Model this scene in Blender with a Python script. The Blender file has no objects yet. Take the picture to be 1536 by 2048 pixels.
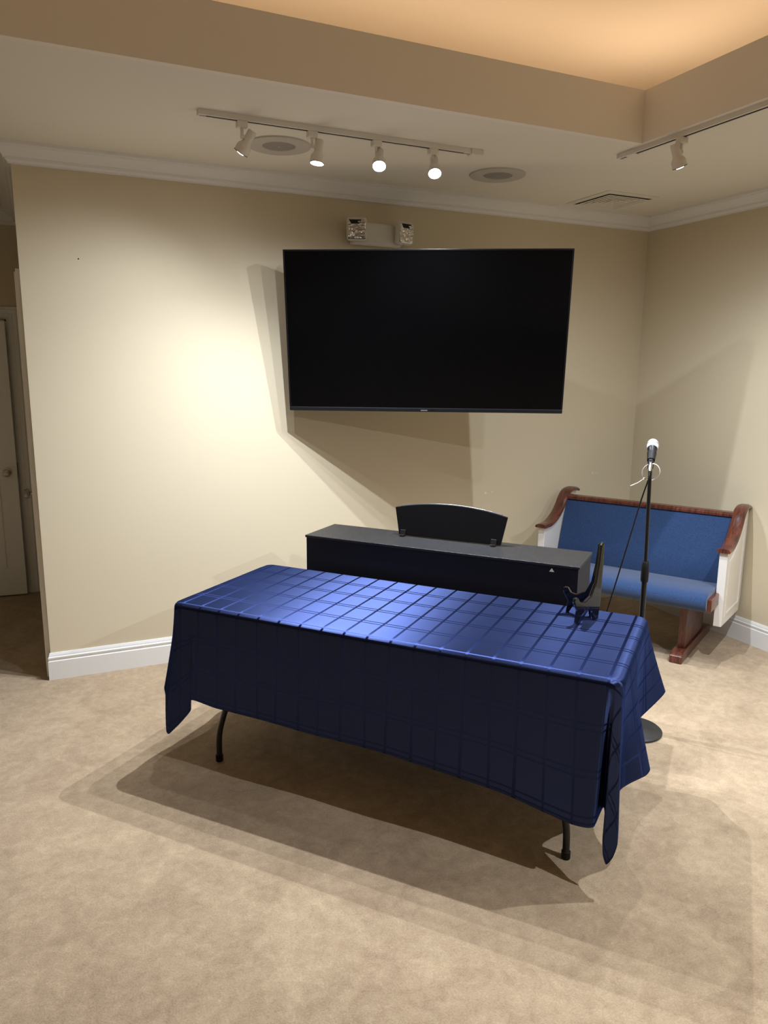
import bpy, bmesh, math, random
from mathutils import Vector, Matrix
random.seed(7)
S = bpy.context.scene
COL = S.collection
PI = math.pi

# ------------------------------------------------------------------ camera
YAW, PITCH, ROLL = 0.42895, 0.19161, 0.008374
CAM = Vector((-3.9498, -4.2322, 1.6887))
FPX = 1490.86
cam_d = bpy.data.cameras.new('camera'); cam = bpy.data.objects.new('camera', cam_d); COL.objects.link(cam)
fw = Vector((math.sin(YAW)*math.cos(PITCH), math.cos(YAW)*math.cos(PITCH), -math.sin(PITCH)))
rt = Vector((math.cos(YAW), -math.sin(YAW), 0)); up = rt.cross(fw)
rt2 = rt*math.cos(ROLL) + up*math.sin(ROLL); up2 = up*math.cos(ROLL) - rt*math.sin(ROLL)
cam.matrix_world = Matrix(((rt2.x, up2.x, -fw.x, CAM.x), (rt2.y, up2.y, -fw.y, CAM.y), (rt2.z, up2.z, -fw.z, CAM.z), (0, 0, 0, 1)))
cam_d.sensor_fit = 'VERTICAL'; cam_d.sensor_height = 32.0; cam_d.lens = FPX/2048*32.0
cam_d.clip_start = 0.05; cam_d.clip_end = 60
S.camera = cam

# ------------------------------------------------------------------ world, exposure
W = bpy.data.worlds.new('world'); S.world = W; W.use_nodes = True
W.node_tree.nodes['Background'].inputs[0].default_value = (0.9, 0.75, 0.6, 1)
W.node_tree.nodes['Background'].inputs[1].default_value = 0.0
S.view_settings.view_transform = 'Standard'; S.view_settings.look = 'None'
S.view_settings.exposure = 0.24; S.view_settings.gamma = 1.0; S.view_settings.use_curve_mapping = False

XL, ZC, ZF, ZU = -4.0, 2.72, 2.945, 3.38      # wall end, lower ceiling, fascia top, upper ceiling
SX, SY = -1.325, -1.335                        # inner edge of the lower ceiling
TX0, TY0 = -6.4, -6.8                          # tray opening, far sides
RX0, RY0 = -7.7, -8.1                          # room extent
HD = 1.8                                       # hall depth

def area(name, loc, sx, sy, power, col, rot=(0, 0, 0)):
    l = bpy.data.lights.new(name, 'AREA'); l.shape = 'RECTANGLE'; l.size = sx; l.size_y = sy
    l.energy = power; l.color = col
    o = bpy.data.objects.new(name, l); COL.objects.link(o); o.location = loc; o.rotation_euler = rot
    return o
WARM = (1.0, 0.77, 0.58)
COVE = 2.75
# cove lighting lying in the trough behind the tray fascia (shining up)
area('cove_light', ((SX+TX0)/2, SY+0.50, 2.80), -TX0+SX+1.3, 0.35, COVE*5.6, WARM, (PI, 0, 0))
area('cove_light', (SX+0.50, (SY+TY0)/2, 2.80), 0.35, -TY0+SY+1.3, COVE*6.0, WARM, (PI, 0, 0))
area('cove_light', ((SX+TX0)/2, TY0-0.50, 2.80), -TX0+SX+1.3, 0.35, COVE*5.6, WARM, (PI, 0, 0))
area('cove_light', (TX0-0.50, (SY+TY0)/2, 2.80), 0.35, -TY0+SY+1.3, COVE*6.0, WARM, (PI, 0, 0))
LAMP_COL = (0.935, 1.0, 1.09)
LAMP_W = 4.6

# ------------------------------------------------------------------ materials
def mat(name, col, rough=0.6, metal=0.0, spec=0.5, bump=None, var=None, emit=None, coat=0.0, sheen=0.0, trans=0.0, alpha=None):
    """bump=(scale,strength[,detail]); var=(scale, amount, detail): value variation of the colour"""
    m = bpy.data.materials.new(name); m.use_nodes = True
    nt = m.node_tree; b = nt.nodes['Principled BSDF']
    b.inputs['Base Color'].default_value = (*col, 1); b.inputs['Roughness'].default_value = rough
    b.inputs['Metallic'].default_value = metal; b.inputs['Specular IOR Level'].default_value = spec
    b.inputs['Coat Weight'].default_value = coat; b.inputs['Sheen Weight'].default_value = sheen
    b.inputs['Transmission Weight'].default_value = trans
    if emit:
        b.inputs['Emission Color'].default_value = (*emit[0], 1); b.inputs['Emission Strength'].default_value = emit[1]
    tc = nt.nodes.new('ShaderNodeTexCoord')
    if var:
        n = nt.nodes.new('ShaderNodeTexNoise'); n.inputs['Scale'].default_value = var[0]; n.inputs['Detail'].default_value = var[2]
        nt.links.new(tc.outputs['Object'], n.inputs['Vector'])
        mr = nt.nodes.new('ShaderNodeMapRange'); mr.inputs['From Min'].default_value = 0.3; mr.inputs['From Max'].default_value = 0.7
        mr.inputs['To Min'].default_value = 1-var[1]; mr.inputs['To Max'].default_value = 1+var[1]
        nt.links.new(n.outputs['Fac'], mr.inputs['Value'])
        mx = nt.nodes.new('ShaderNodeVectorMath'); mx.operation = 'SCALE'; mx.inputs[0].default_value = col
        nt.links.new(mr.outputs[0], mx.inputs['Scale']); nt.links.new(mx.outputs[0], b.inputs['Base Color'])
    if bump:
        n = nt.nodes.new('ShaderNodeTexNoise'); n.inputs['Scale'].default_value = bump[0]; n.inputs['Detail'].default_value = bump[2] if len(bump) > 2 else 3
        nt.links.new(tc.outputs['Object'], n.inputs['Vector'])
        bp = nt.nodes.new('ShaderNodeBump'); bp.inputs['Strength'].default_value = bump[1]; bp.inputs['Distance'].default_value = 0.01
        nt.links.new(n.outputs['Fac'], bp.inputs['Height']); nt.links.new(bp.outputs[0], b.inputs['Normal'])
    return m

def hexc(r, g, b):
    f = lambda c: (c/255/12.92 if c/255 <= 0.04045 else ((c/255+0.055)/1.055)**2.4)
    return (f(r), f(g), f(b))

M = {}
M['wall'] = mat('wall_paint', hexc(214, 202, 175), 0.75, spec=0.3, bump=(220, 0.012))
M['ceil'] = mat('ceiling_paint', hexc(233, 228, 217), 0.85, spec=0.2, bump=(180, 0.03))
M['fascia'] = mat('fascia_paint', hexc(238, 231, 219), 0.85, spec=0.2, bump=(180, 0.03))
M['upper'] = mat('upper_ceiling_paint', hexc(214, 200, 176), 0.9, spec=0.2)
M['trim'] = mat('white_trim_paint', hexc(238, 238, 236), 0.4, spec=0.45)
M['white'] = mat('white_enamel', hexc(228, 224, 214), 0.4)
M['speaker'] = mat('speaker_ring_plastic', hexc(196, 190, 180), 0.6)
M['grille'] = mat('speaker_grille_mesh', hexc(160, 154, 148), 0.7, bump=(900, 0.4))
M['black'] = mat('black_plastic', (0.006, 0.006, 0.007), 0.45)
M['slot'] = mat('dark_slot', (0.01, 0.009, 0.008), 0.8)
M['screen'] = mat('tv_glass', (0.0015, 0.0015, 0.0018), 0.09, spec=0.18)
M['bezel'] = mat('tv_bezel', (0.004, 0.004, 0.005), 0.35, spec=0.3)
M['bezel2'] = mat('tv_lower_bezel', (0.009, 0.010, 0.012), 0.4, spec=0.3)
M['silver'] = mat('silver_mark', (0.35, 0.35, 0.36), 0.35, metal=0.6)
M['steel'] = mat('brushed_nickel', (0.42, 0.40, 0.37), 0.28, metal=1.0)
M['pianotop'] = mat('piano_lid_textured', (0.014, 0.014, 0.015), 0.42, spec=0.6, bump=(140, 0.25, 6), var=(60, 0.3, 5))
M['piano'] = mat('piano_body_black', (0.006, 0.006, 0.008), 0.5, spec=0.45, bump=(300, 0.05))
M['restblack'] = mat('music_rest_black', (0.003, 0.003, 0.004), 0.4, spec=0.2)
M['edgehighlight'] = mat('painted_edge_highlight', (0.05, 0.05, 0.055), 0.25, spec=0.8)  # lighter grey that paints the highlight on the music rest's edge
M['keys'] = mat('ivory_keys', hexc(225, 222, 212), 0.3)
M['lacquer'] = mat('black_lacquer', (0.005, 0.004, 0.004), 0.09, coat=0.6)
M['tube'] = mat('table_leg_paint', (0.008, 0.008, 0.009), 0.28)
M['standmetal'] = mat('stand_black_metal', (0.006, 0.006, 0.006), 0.32)
M['castiron'] = mat('stand_base_cast', (0.02, 0.02, 0.02), 0.5, bump=(200, 0.2))
M['rubber'] = mat('rubber', (0.004, 0.004, 0.004), 0.6, spec=0.3)
M['micgrill'] = mat('mic_grille', (0.72, 0.72, 0.72), 0.35, metal=0.35, bump=(1100, 0.5))
M['micbody'] = mat('mic_body', (0.006, 0.006, 0.006), 0.4, spec=0.35)
M['zip'] = mat('white_nylon', hexc(240, 236, 228), 0.4)
M['pewwhite'] = mat('pew_white_paint', hexc(226, 222, 216), 0.35)
M['laminate'] = mat('table_laminate', hexc(150, 145, 138), 0.5)
M['bulb'] = mat('lit_bulb', (1, 1, 1), 0.4, emit=((1.0, 0.95, 0.86), 14.0))
M['reflector'] = mat('lamp_inner', (0.7, 0.68, 0.63), 0.3, metal=0.6)
M['dark'] = mat('vent_dark', (0.01, 0.01, 0.01), 0.9)
M['lens'] = mat('clear_lens', (0.62, 0.60, 0.57), 0.14, metal=0.75, bump=(55, 0.6, 1))
M['hinge'] = mat('brass_hinge', (0.25, 0.2, 0.13), 0.35, metal=1.0)

def carpet_material():
    m = bpy.data.materials.new('beige_carpet'); m.use_nodes = True; nt = m.node_tree; b = nt.nodes['Principled BSDF']
    b.inputs['Roughness'].default_value = 0.95; b.inputs['Specular IOR Level'].default_value = 0.1
    b.inputs['Sheen Weight'].default_value = 0.25; b.inputs['Sheen Roughness'].default_value = 0.6
    tc = nt.nodes.new('ShaderNodeTexCoord')
    def noise(scale, det, rough=0.5, dist=0.0):
        n = nt.nodes.new('ShaderNodeTexNoise'); n.inputs['Scale'].default_value = scale; n.inputs['Detail'].default_value = det
        n.inputs['Roughness'].default_value = rough; n.inputs['Distortion'].default_value = dist
        nt.links.new(tc.outputs['Object'], n.inputs['Vector']); return n
    big = noise(3.6, 6, 0.65, 0.8); mid = noise(24, 5, 0.65, 0.5); fine = noise(170, 3, 0.75)
    def mth(op, a, bb):
        k = nt.nodes.new('ShaderNodeMath'); k.operation = op
        for i, v in enumerate((a, bb)):
            if isinstance(v, (int, float)): k.inputs[i].default_value = v
            else: nt.links.new(v, k.inputs[i])
        return k.outputs[0]
    s = mth('ADD', mth('MULTIPLY', big.outputs['Fac'], 0.36), mth('MULTIPLY', mid.outputs['Fac'], 0.28))
    s = mth('ADD', s, mth('MULTIPLY', fine.outputs['Fac'], 0.36))
    r = nt.nodes.new('ShaderNodeValToRGB'); nt.links.new(s, r.inputs[0])
    r.color_ramp.elements[0].position = 0.36; r.color_ramp.elements[0].color = (*hexc(137, 114, 88), 1)
    r.color_ramp.elements[1].position = 0.64; r.color_ramp.elements[1].color = (*hexc(189, 167, 136), 1)
    nt.links.new(r.outputs[0], b.inputs['Base Color'])
    bp = nt.nodes.new('ShaderNodeBump'); bp.inputs['Strength'].default_value = 0.55; bp.inputs['Distance'].default_value = 0.006
    h = mth('ADD', mth('MULTIPLY', fine.outputs['Fac'], 0.6), mth('MULTIPLY', mid.outputs['Fac'], 0.9))
    nt.links.new(h, bp.inputs['Height']); nt.links.new(bp.outputs[0], b.inputs['Normal'])
    return m
M['carpet'] = carpet_material()

def wood_material():
    m = bpy.data.materials.new('cherry_stained_wood'); m.use_nodes = True; nt = m.node_tree; b = nt.nodes['Principled BSDF']
    b.inputs['Roughness'].default_value = 0.32; b.inputs['Coat Weight'].default_value = 0.25; b.inputs['Coat Roughness'].default_value = 0.2
    tc = nt.nodes.new('ShaderNodeTexCoord'); mp = nt.nodes.new('ShaderNodeMapping'); mp.inputs['Scale'].default_value = (40, 6, 6)
    nt.links.new(tc.outputs['Object'], mp.inputs[0])
    n = nt.nodes.new('ShaderNodeTexNoise'); n.inputs['Scale'].default_value = 2.2; n.inputs['Detail'].default_value = 6; n.inputs['Distortion'].default_value = 0.8
    nt.links.new(mp.outputs[0], n.inputs['Vector'])
    r = nt.nodes.new('ShaderNodeValToRGB'); nt.links.new(n.outputs['Fac'], r.inputs[0])
    r.color_ramp.elements[0].position = 0.32; r.color_ramp.elements[0].color = (*hexc(56, 27, 20), 1)
    r.color_ramp.elements[1].position = 0.68; r.color_ramp.elements[1].color = (*hexc(112, 58, 43), 1)
    nt.links.new(r.outputs[0], b.inputs['Base Color'])
    return m
M['wood'] = wood_material()

def fabric_material():
    m = bpy.data.materials.new('blue_pew_fabric'); m.use_nodes = True; nt = m.node_tree; b = nt.nodes['Principled BSDF']
    b.inputs['Roughness'].default_value = 0.9; b.inputs['Specular IOR Level'].default_value = 0.15; b.inputs['Sheen Weight'].default_value = 0.3
    tc = nt.nodes.new('ShaderNodeTexCoord')
    n = nt.nodes.new('ShaderNodeTexNoise'); n.inputs['Scale'].default_value = 420; n.inputs['Detail'].default_value = 3
    nt.links.new(tc.outputs['Object'], n.inputs['Vector'])
    r = nt.nodes.new('ShaderNodeValToRGB'); nt.links.new(n.outputs['Fac'], r.inputs[0])
    r.color_ramp.elements[0].position = 0.3; r.color_ramp.elements[0].color = (*hexc(28, 46, 78), 1)
    r.color_ramp.elements[1].position = 0.7; r.color_ramp.elements[1].color = (*hexc(54, 81, 124), 1)
    nt.links.new(r.outputs[0], b.inputs['Base Color'])
    bp = nt.nodes.new('ShaderNodeBump'); bp.inputs['Strength'].default_value = 0.3; bp.inputs['Distance'].default_value = 0.004
    nt.links.new(n.outputs['Fac'], bp.inputs['Height']); nt.links.new(bp.outputs[0], b.inputs['Normal'])
    return m
M['fabric'] = fabric_material()

def damask_material():
    """navy damask: satin ground and a woven check whose threads lie at right angles to the ground's (different sheen)"""
    m = bpy.data.materials.new('navy_damask'); m.use_nodes = True; nt = m.node_tree; b = nt.nodes['Principled BSDF']
    uv = nt.nodes.new('ShaderNodeUVMap'); uv.uv_map = 'cloth'
    sep = nt.nodes.new('ShaderNodeSeparateXYZ'); nt.links.new(uv.outputs[0], sep.inputs[0])
    def mth(op, a, bb=None, cc=None):
        k = nt.nodes.new('ShaderNodeMath'); k.operation = op
        for i, v in enumerate((a, bb, cc)):
            if v is None: continue
            if isinstance(v, (int, float)): k.inputs[i].default_value = v
            else: nt.links.new(v, k.inputs[i])
        return k.outputs[0]
    def line(src, off, per, half):          # 1 on a line of half-width half, repeating every per
        w = mth('WRAP', mth('SUBTRACT', src, off), per/2, -per/2)
        return mth('SUBTRACT', 1.0, mth('SMOOTH_MIN', mth('DIVIDE', mth('ABSOLUTE', w), half), 1.0, 0.1)) if False else mth('LESS_THAN', mth('ABSOLUTE', w), half)
    lx = line(sep.outputs['X'], 0.0045, 0.0955, 0.0052)
    ly1 = line(sep.outputs['Y'], 0.064, 0.1415, 0.0034); ly2 = line(sep.outputs['Y'], 0.084, 0.1415, 0.0034)
    lines = mth('MAXIMUM', lx, mth('MAXIMUM', ly1, ly2))
    b.inputs['Base Color'].default_value = (*hexc(24, 30, 72), 1)
    mix = nt.nodes.new('ShaderNodeMix'); mix.data_type = 'RGBA'
    mix.inputs['A'].default_value = (0.037, 0.051, 0.128, 1); mix.inputs['B'].default_value = (0.021, 0.029, 0.084, 1); b.inputs['Metallic'].default_value = 0.95
    nt.links.new(lines, mix.inputs['Factor']); nt.links.new(mix.outputs['Result'], b.inputs['Base Color'])
    b.inputs['Roughness'].default_value = 0.48; b.inputs['Specular IOR Level'].default_value = 0.75
    b.inputs['Specular Tint'].default_value = (0.3, 0.4, 0.9, 1); b.inputs['IOR'].default_value = 1.7
    b.inputs['Sheen Weight'].default_value = 0.04; b.inputs['Sheen Roughness'].default_value = 0.35; b.inputs['Sheen Tint'].default_value = (0.22, 0.36, 1.0, 1)
    b.inputs['Anisotropic'].default_value = 0.84
    tg = nt.nodes.new('ShaderNodeTangent'); tg.direction_type = 'UV_MAP'; tg.uv_map = 'cloth'
    nt.links.new(tg.outputs[0], b.inputs['Tangent'])
    nt.links.new(mth('MULTIPLY', mth('SUBTRACT', 1.0, lines), 0.25), b.inputs['Anisotropic Rotation'])
    n = nt.nodes.new('ShaderNodeTexNoise'); n.inputs['Scale'].default_value = 5; n.inputs['Detail'].default_value = 3
    nt.links.new(uv.outputs[0], n.inputs['Vector'])
    n2 = nt.nodes.new('ShaderNodeTexNoise'); n2.inputs['Scale'].default_value = 700; nt.links.new(uv.outputs[0], n2.inputs['Vector'])
    bp = nt.nodes.new('ShaderNodeBump'); bp.inputs['Strength'].default_value = 0.12; bp.inputs['Distance'].default_value = 0.01
    nt.links.new(mth('ADD', n.outputs['Fac'], mth('MULTIPLY', n2.outputs['Fac'], 0.08)), bp.inputs['Height'])
    # the satin floats of the ground lie at a slight slant along the weft
    sc_ = nt.nodes.new('ShaderNodeVectorMath'); sc_.operation = 'SCALE'; nt.links.new(tg.outputs[0], sc_.inputs[0])
    nt.links.new(mth('MULTIPLY', mth('SUBTRACT', 1.0, lines), 0.23), sc_.inputs['Scale'])
    cr_ = nt.nodes.new('ShaderNodeVectorMath'); cr_.operation = 'CROSS_PRODUCT'; nt.links.new(bp.outputs[0], cr_.inputs[0]); nt.links.new(tg.outputs[0], cr_.inputs[1])
    sl_ = nt.nodes.new('ShaderNodeVectorMath'); sl_.operation = 'SCALE'; nt.links.new(cr_.outputs[0], sl_.inputs[0]); nt.links.new(mth('MULTIPLY', lines, -0.17), sl_.inputs['Scale'])
    a0 = nt.nodes.new('ShaderNodeVectorMath'); a0.operation = 'ADD'; nt.links.new(sc_.outputs[0], a0.inputs[0]); nt.links.new(sl_.outputs[0], a0.inputs[1])
    ad = nt.nodes.new('ShaderNodeVectorMath'); ad.operation = 'ADD'; nt.links.new(bp.outputs[0], ad.inputs[0]); nt.links.new(a0.outputs[0], ad.inputs[1])
    nm = nt.nodes.new('ShaderNodeVectorMath'); nm.operation = 'NORMALIZE'; nt.links.new(ad.outputs[0], nm.inputs[0]); nt.links.new(nm.outputs[0], b.inputs['Normal'])
    return m
M['damask'] = damask_material()

# ------------------------------------------------------------------ helpers
class MB:
    def __init__(s): s.v = []; s.f = []
    def add(s, vs, fs):
        o = len(s.v); s.v += [tuple(p) for p in vs]; s.f += [tuple(i+o for i in q) for q in fs]; return s
    def box(s, x0, x1, y0, y1, z0, z1):
        return s.add([(x0,y0,z0),(x1,y0,z0),(x1,y1,z0),(x0,y1,z0),(x0,y0,z1),(x1,y0,z1),(x1,y1,z1),(x0,y1,z1)],
                     [(0,3,2,1),(4,5,6,7),(0,1,5,4),(1,2,6,5),(2,3,7,6),(3,0,4,7)])
    def prism(s, pts, a, b, frame):
        """closed 2-D outline pts extruded from a to b; frame(u,v,w)->xyz"""
        n = len(pts)
        vs = [frame(u, v, a) for u, v in pts] + [frame(u, v, b) for u, v in pts]
        fs = [tuple(range(n-1, -1, -1)), tuple(range(n, 2*n))] + [(i, (i+1) % n, (i+1) % n+n, i+n) for i in range(n)]
        return s.add(vs, fs)
    def lathe(s, prof, origin=(0,0,0), axis=(0,0,1), seg=28, cap=True):
        """prof: (radius, distance along axis)"""
        ax = Vector(axis).normalized(); t = Vector((1,0,0)) if abs(ax.x) < 0.9 else Vector((0,1,0))
        e1 = ax.cross(t).normalized(); e2 = ax.cross(e1); o = Vector(origin); vs = []; fs = []
        for r, h in prof:
            for k in range(seg):
                a = 2*PI*k/seg; vs.append(o+ax*h+e1*(r*math.cos(a))+e2*(r*math.sin(a)))
        for i in range(len(prof)-1):
            for k in range(seg):
                fs.append((i*seg+k, i*seg+(k+1) % seg, (i+1)*seg+(k+1) % seg, (i+1)*seg+k))
        if cap:
            fs.append(tuple(range(seg-1, -1, -1))); m = (len(prof)-1)*seg; fs.append(tuple(range(m, m+seg)))
        return s.add(vs, fs)
    def tube(s, path, r, seg=12, cap=True):
        P = [Vector(p) for p in path]; vs = []; fs = []; prev = None
        for i, p in enumerate(P):
            d = (P[min(i+1, len(P)-1)]-P[max(i-1, 0)]).normalized()
            if prev is None:
                t = Vector((0,0,1)) if abs(d.z) < 0.9 else Vector((1,0,0)); e1 = d.cross(t).normalized()
            else: e1 = (prev-d*prev.dot(d)).normalized()
            prev = e1; e2 = d.cross(e1); rr = r[i] if isinstance(r, (list, tuple)) else r
            for k in range(seg):
                a = 2*PI*k/seg; vs.append(p+e1*(rr*math.cos(a))+e2*(rr*math.sin(a)))
        n = len(P)
        for i in range(n-1):
            for k in range(seg): fs.append((i*seg+k, i*seg+(k+1) % seg, (i+1)*seg+(k+1) % seg, (i+1)*seg+k))
        if cap: fs.append(tuple(range(seg-1, -1, -1))); fs.append(tuple(range((n-1)*seg, n*seg)))
        return s.add(vs, fs)
    def build(s, name, m, parent=None, smooth=None, bevel=0.0, seg=2, loc=None, rot=None):
        me = bpy.data.meshes.new(name); me.from_pydata(s.v, [], s.f); me.update()
        bm = bmesh.new(); bm.from_mesh(me); bmesh.ops.recalc_face_normals(bm, faces=bm.faces); bm.to_mesh(me); bm.free()
        o = bpy.data.objects.new(name, me); COL.objects.link(o)
        me.materials.append(M[m] if isinstance(m, str) else m)
        if parent: o.parent = parent
        if loc is not None: o.location = loc
        if rot is not None: o.rotation_euler = rot
        if bevel:
            b = o.modifiers.new('bevel', 'BEVEL'); b.width = bevel; b.segments = seg; b.limit_method = 'ANGLE'; b.angle_limit = math.radians(40)
        if smooth is not None:
            me.shade_smooth() if hasattr(me, 'shade_smooth') else None
            try: me.set_sharp_from_angle(angle=math.radians(smooth))
            except Exception: pass
        return o

def tag(o, label=None, cat=None, group=None, kind=None):
    if label: o['label'] = label
    if cat: o['category'] = cat
    if group: o['group'] = group
    if kind: o['kind'] = kind
    return o
def thing(name, loc, rotz, label, cat, group=None):
    o = bpy.data.objects.new(name, None); COL.objects.link(o); o.location = loc; o.rotation_euler = (0, 0, rotz)
    o.empty_display_size = 0.1
    return tag(o, label, cat, group)
def struct(o, label=None): return tag(o, label, None, None, 'structure')
def catmull(pts, n=8):
    out = []
    P = [Vector(p) for p in pts]; P = [P[0]*2-P[1]]+P+[P[-1]*2-P[-2]]
    for i in range(1, len(P)-2):
        for k in range(n):
            t = k/n; a, b, c, d = P[i-1], P[i], P[i+1], P[i+2]
            out.append(0.5*((2*b)+(c-a)*t+(2*a-5*b+4*c-d)*t*t+(3*b-a-3*c+d)*t**3))
    out.append(P[-2]); return out

def sweep(path, prof):
    """profile (offset to the left of the path, z) along a plan polyline with mitred corners; one MB per segment"""
    P = [Vector((x, y, 0)) for x, y in path]; segs = []
    def nrm(i): d = (P[i+1]-P[i]).normalized(); return Vector((-d.y, d.x, 0))
    def at(i, off):
        if i == 0: return P[0]+nrm(0)*off
        if i == len(P)-1: return P[-1]+nrm(i-1)*off
        n1, n2 = nrm(i-1), nrm(i); b = (n1+n2); b = b/(1+n1.dot(n2)); return P[i]+b*off
    for i in range(len(P)-1):
        m = MB(); n = len(prof); vs = []
        for j in (i, i+1):
            for off, z in prof:
                q = at(j, off); vs.append((q.x, q.y, z))
        fs = [(k, (k+1) % n, (k+1) % n+n, k+n) for k in range(n)]+[tuple(range(n)), tuple(range(2*n-1, n-1, -1))]
        m.add(vs, fs); segs.append(m)
    return segs

# ------------------------------------------------------------------ the room
struct(MB().box(RX0, 0, RY0, HD, -0.05, 0).build('floor', 'carpet'), 'beige cut pile carpet across the whole room')
wb = struct(MB().box(XL, 0.12, 0, 0.12, 0, ZC).build('wall_back', 'wall'), 'beige painted wall behind the television')
struct(MB().box(0, 0.12, RY0, 0, 0, ZC).build('wall_right', 'wall'), 'beige painted wall behind the pew on the right')
struct(MB().box(XL, XL+0.12, 0.12, HD, 0, ZC).build('wall_hall_side', 'wall'), 'side wall of the dim hallway')
HX0 = -5.4
m = MB(); dx0, dx1, dz = -4.985, -4.132, 2.0
m.box(HX0, dx0, HD, HD+0.12, 0, ZC); m.box(dx1, XL+0.12, HD, HD+0.12, 0, ZC); m.box(dx0, dx1, HD, HD+0.12, dz, ZC)
struct(m.build('wall_hall_end', 'wall'), 'end wall of the dim hallway with the panelled door')
struct(MB().box(HX0-0.12, HX0, 0.12, HD, 0, ZC).build('wall_hall_left', 'wall'))
struct(MB().box(RX0, HX0, 0, 0.12, 0, ZC).build('wall_back_left', 'wall'))
struct(MB().box(RX0-0.12, RX0, RY0, 0.12, 0, ZC).build('wall_left', 'wall'))
struct(MB().box(RX0, 0, RY0-0.12, RY0, 0, ZC).build('wall_front', 'wall'))
# lower ceiling ring, fascia, cove, upper ceiling
t = 0.02
m = MB()
m.box(RX0, 0.12, SY, HD+0.12, ZC, ZC+t); m.box(SX, 0.12, RY0, SY, ZC, ZC+t)
m.box(RX0, TX0, RY0, SY, ZC, ZC+t); m.box(TX0, SX, RY0, TY0, ZC, ZC+t)
ce = struct(m.build('ceiling', 'ceil'), 'flat lower ceiling with recessed speakers and track lights')
g = 0.03
MB().box(TX0-g, SX+g, SY-0.002, SY+g, ZC-0.001, ZF).build('fascia', 'fascia', ce)
MB().box(SX-0.002, SX+g, TY0-g, SY, ZC-0.001, ZF).build('fascia', 'fascia', ce)
MB().box(TX0-g, SX+g, TY0-g, TY0+0.002, ZC-0.001, ZF).build('fascia', 'fascia', ce)
MB().box(TX0-g, TX0+0.002, TY0, SY, ZC-0.001, ZF).build('fascia', 'fascia', ce)
CV = 1.15
MB().box(TX0-CV, SX+CV, TY0-CV, SY+CV, ZU, ZU+0.02).build('upper_ceiling', 'upper', ce)
m = MB(); a0, a1, b0, b1 = TX0-CV, SX+CV, TY0-CV, SY+CV
m.box(a0, a1, b1, b1+0.02, ZC+t, ZU); m.box(a1, a1+0.02, b0, b1, ZC+t, ZU); m.box(a0, a1, b0-0.02, b0, ZC+t, ZU); m.box(a0-0.02, a0, b0, b1, ZC+t, ZU)
m.build('cove_back', 'upper', ce)

# crown moulding and baseboards
CH = ZC-2.633
crown = [(0, ZC), (0.088, ZC), (0.088, ZC-0.015), (0.080, ZC-0.017), (0.078, ZC-0.024), (0.066, ZC-0.029), (0.053, ZC-0.036), (0.043, ZC-0.045), (0.036, ZC-0.054),
         (0.033, ZC-0.060), (0.034, ZC-0.061), (0.034, ZC-0.066), (0.024, ZC-0.067), (0.024, ZC-0.071), (0.020, ZC-0.076), (0.014, ZC-0.080), (0.014, ZC-CH), (0, ZC-CH)]
cp = [(0, RY0), (0, 0), (XL, 0), (XL, HD), (HX0, HD)]
for i, sgm in enumerate(sweep(cp, crown)):
    struct(sgm.build('trim_%d' % (i+1), 'trim', smooth=30), ['white crown moulding along the right wall', 'white crown moulding above the television wall', 'crown moulding along the hallway side wall', 'crown moulding on the hallway end wall'][i])
BH = 0.150
base = [(0, 0), (0.016, 0), (0.016, 0.104), (0.0125, 0.108), (0.0125, 0.113), (0.0145, 0.117), (0.0145, 0.126), (0.010, 0.131), (0.010, 0.136), (0.008, 0.141), (0.005, BH), (0, BH)]
bp = [(0, RY0), (0, 0), (XL, 0), (XL, 0.022)]
for nme, sgm in zip(['baseboard_right', 'baseboard_back', 'baseboard_return'], sweep(bp, base)):
    struct(sgm.build(nme, 'trim', smooth=30), {'baseboard_right': 'white baseboard under the pew wall', 'baseboard_back': 'white baseboard under the television wall'}.get(nme))
bh = sweep([(XL, 1.10), (XL, HD), (-4.047, HD)], base)
struct(bh[0].build('baseboard_hall_side', 'trim', smooth=30)); struct(bh[1].build('baseboard_hall_end', 'trim', smooth=30))

# small marks left in the wall paint
for (x, z, r, mm) in [(-3.725, 2.215, 0.0035, 'slot'), (-1.262, 0.862, 0.007, 'trim'), (-1.21, 0.866, 0.005, 'trim'), (-0.36, 0.955, 0.006, 'trim'), (-0.325, 0.955, 0.004, 'trim')]:
    MB().lathe([(r, 0), (r*0.9, 0.0012)], (x, 0.0002, z), (0, -1, 0), 12).build('filled_screw_hole' if mm == 'trim' else 'nail_hole', mm, wb)

# hallway doors
d1 = struct(thing('door_1', (dx1, HD, 0), 0, 'white panelled door standing slightly ajar at the hallway end', None))
def casing(m, x0, x1, z1, y, w=0.085, sgn=-1):
    """stepped casing round an opening, on the face y, projecting towards sgn*y"""
    for a, b, d in ((0, w, 0.012), (0.008, w-0.018, 0.017), (0.02, w-0.045, 0.021)):
        ya, yb = sorted((y, y+sgn*d))
        m.box(x1+a, x1+b, ya, yb, 0, z1+b); m.box(x0-b, x0-a, ya, yb, 0, z1+b); m.box(x0-a, x1+a, ya, yb, z1+a, z1+b)
    return m
casing(MB(), dx0-dx1+0.0, 0.0, dz, 0).build('casing', 'trim', d1, bevel=0.002)
MB().box(dx0-dx1, 0, 0.0, 0.12, dz-0.012, dz).box(-0.012, 0, 0, 0.12, 0, dz).box(dx0-dx1, dx0-dx1+0.012, 0, 0.12, 0, dz).build('jamb', 'trim', d1)
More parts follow.
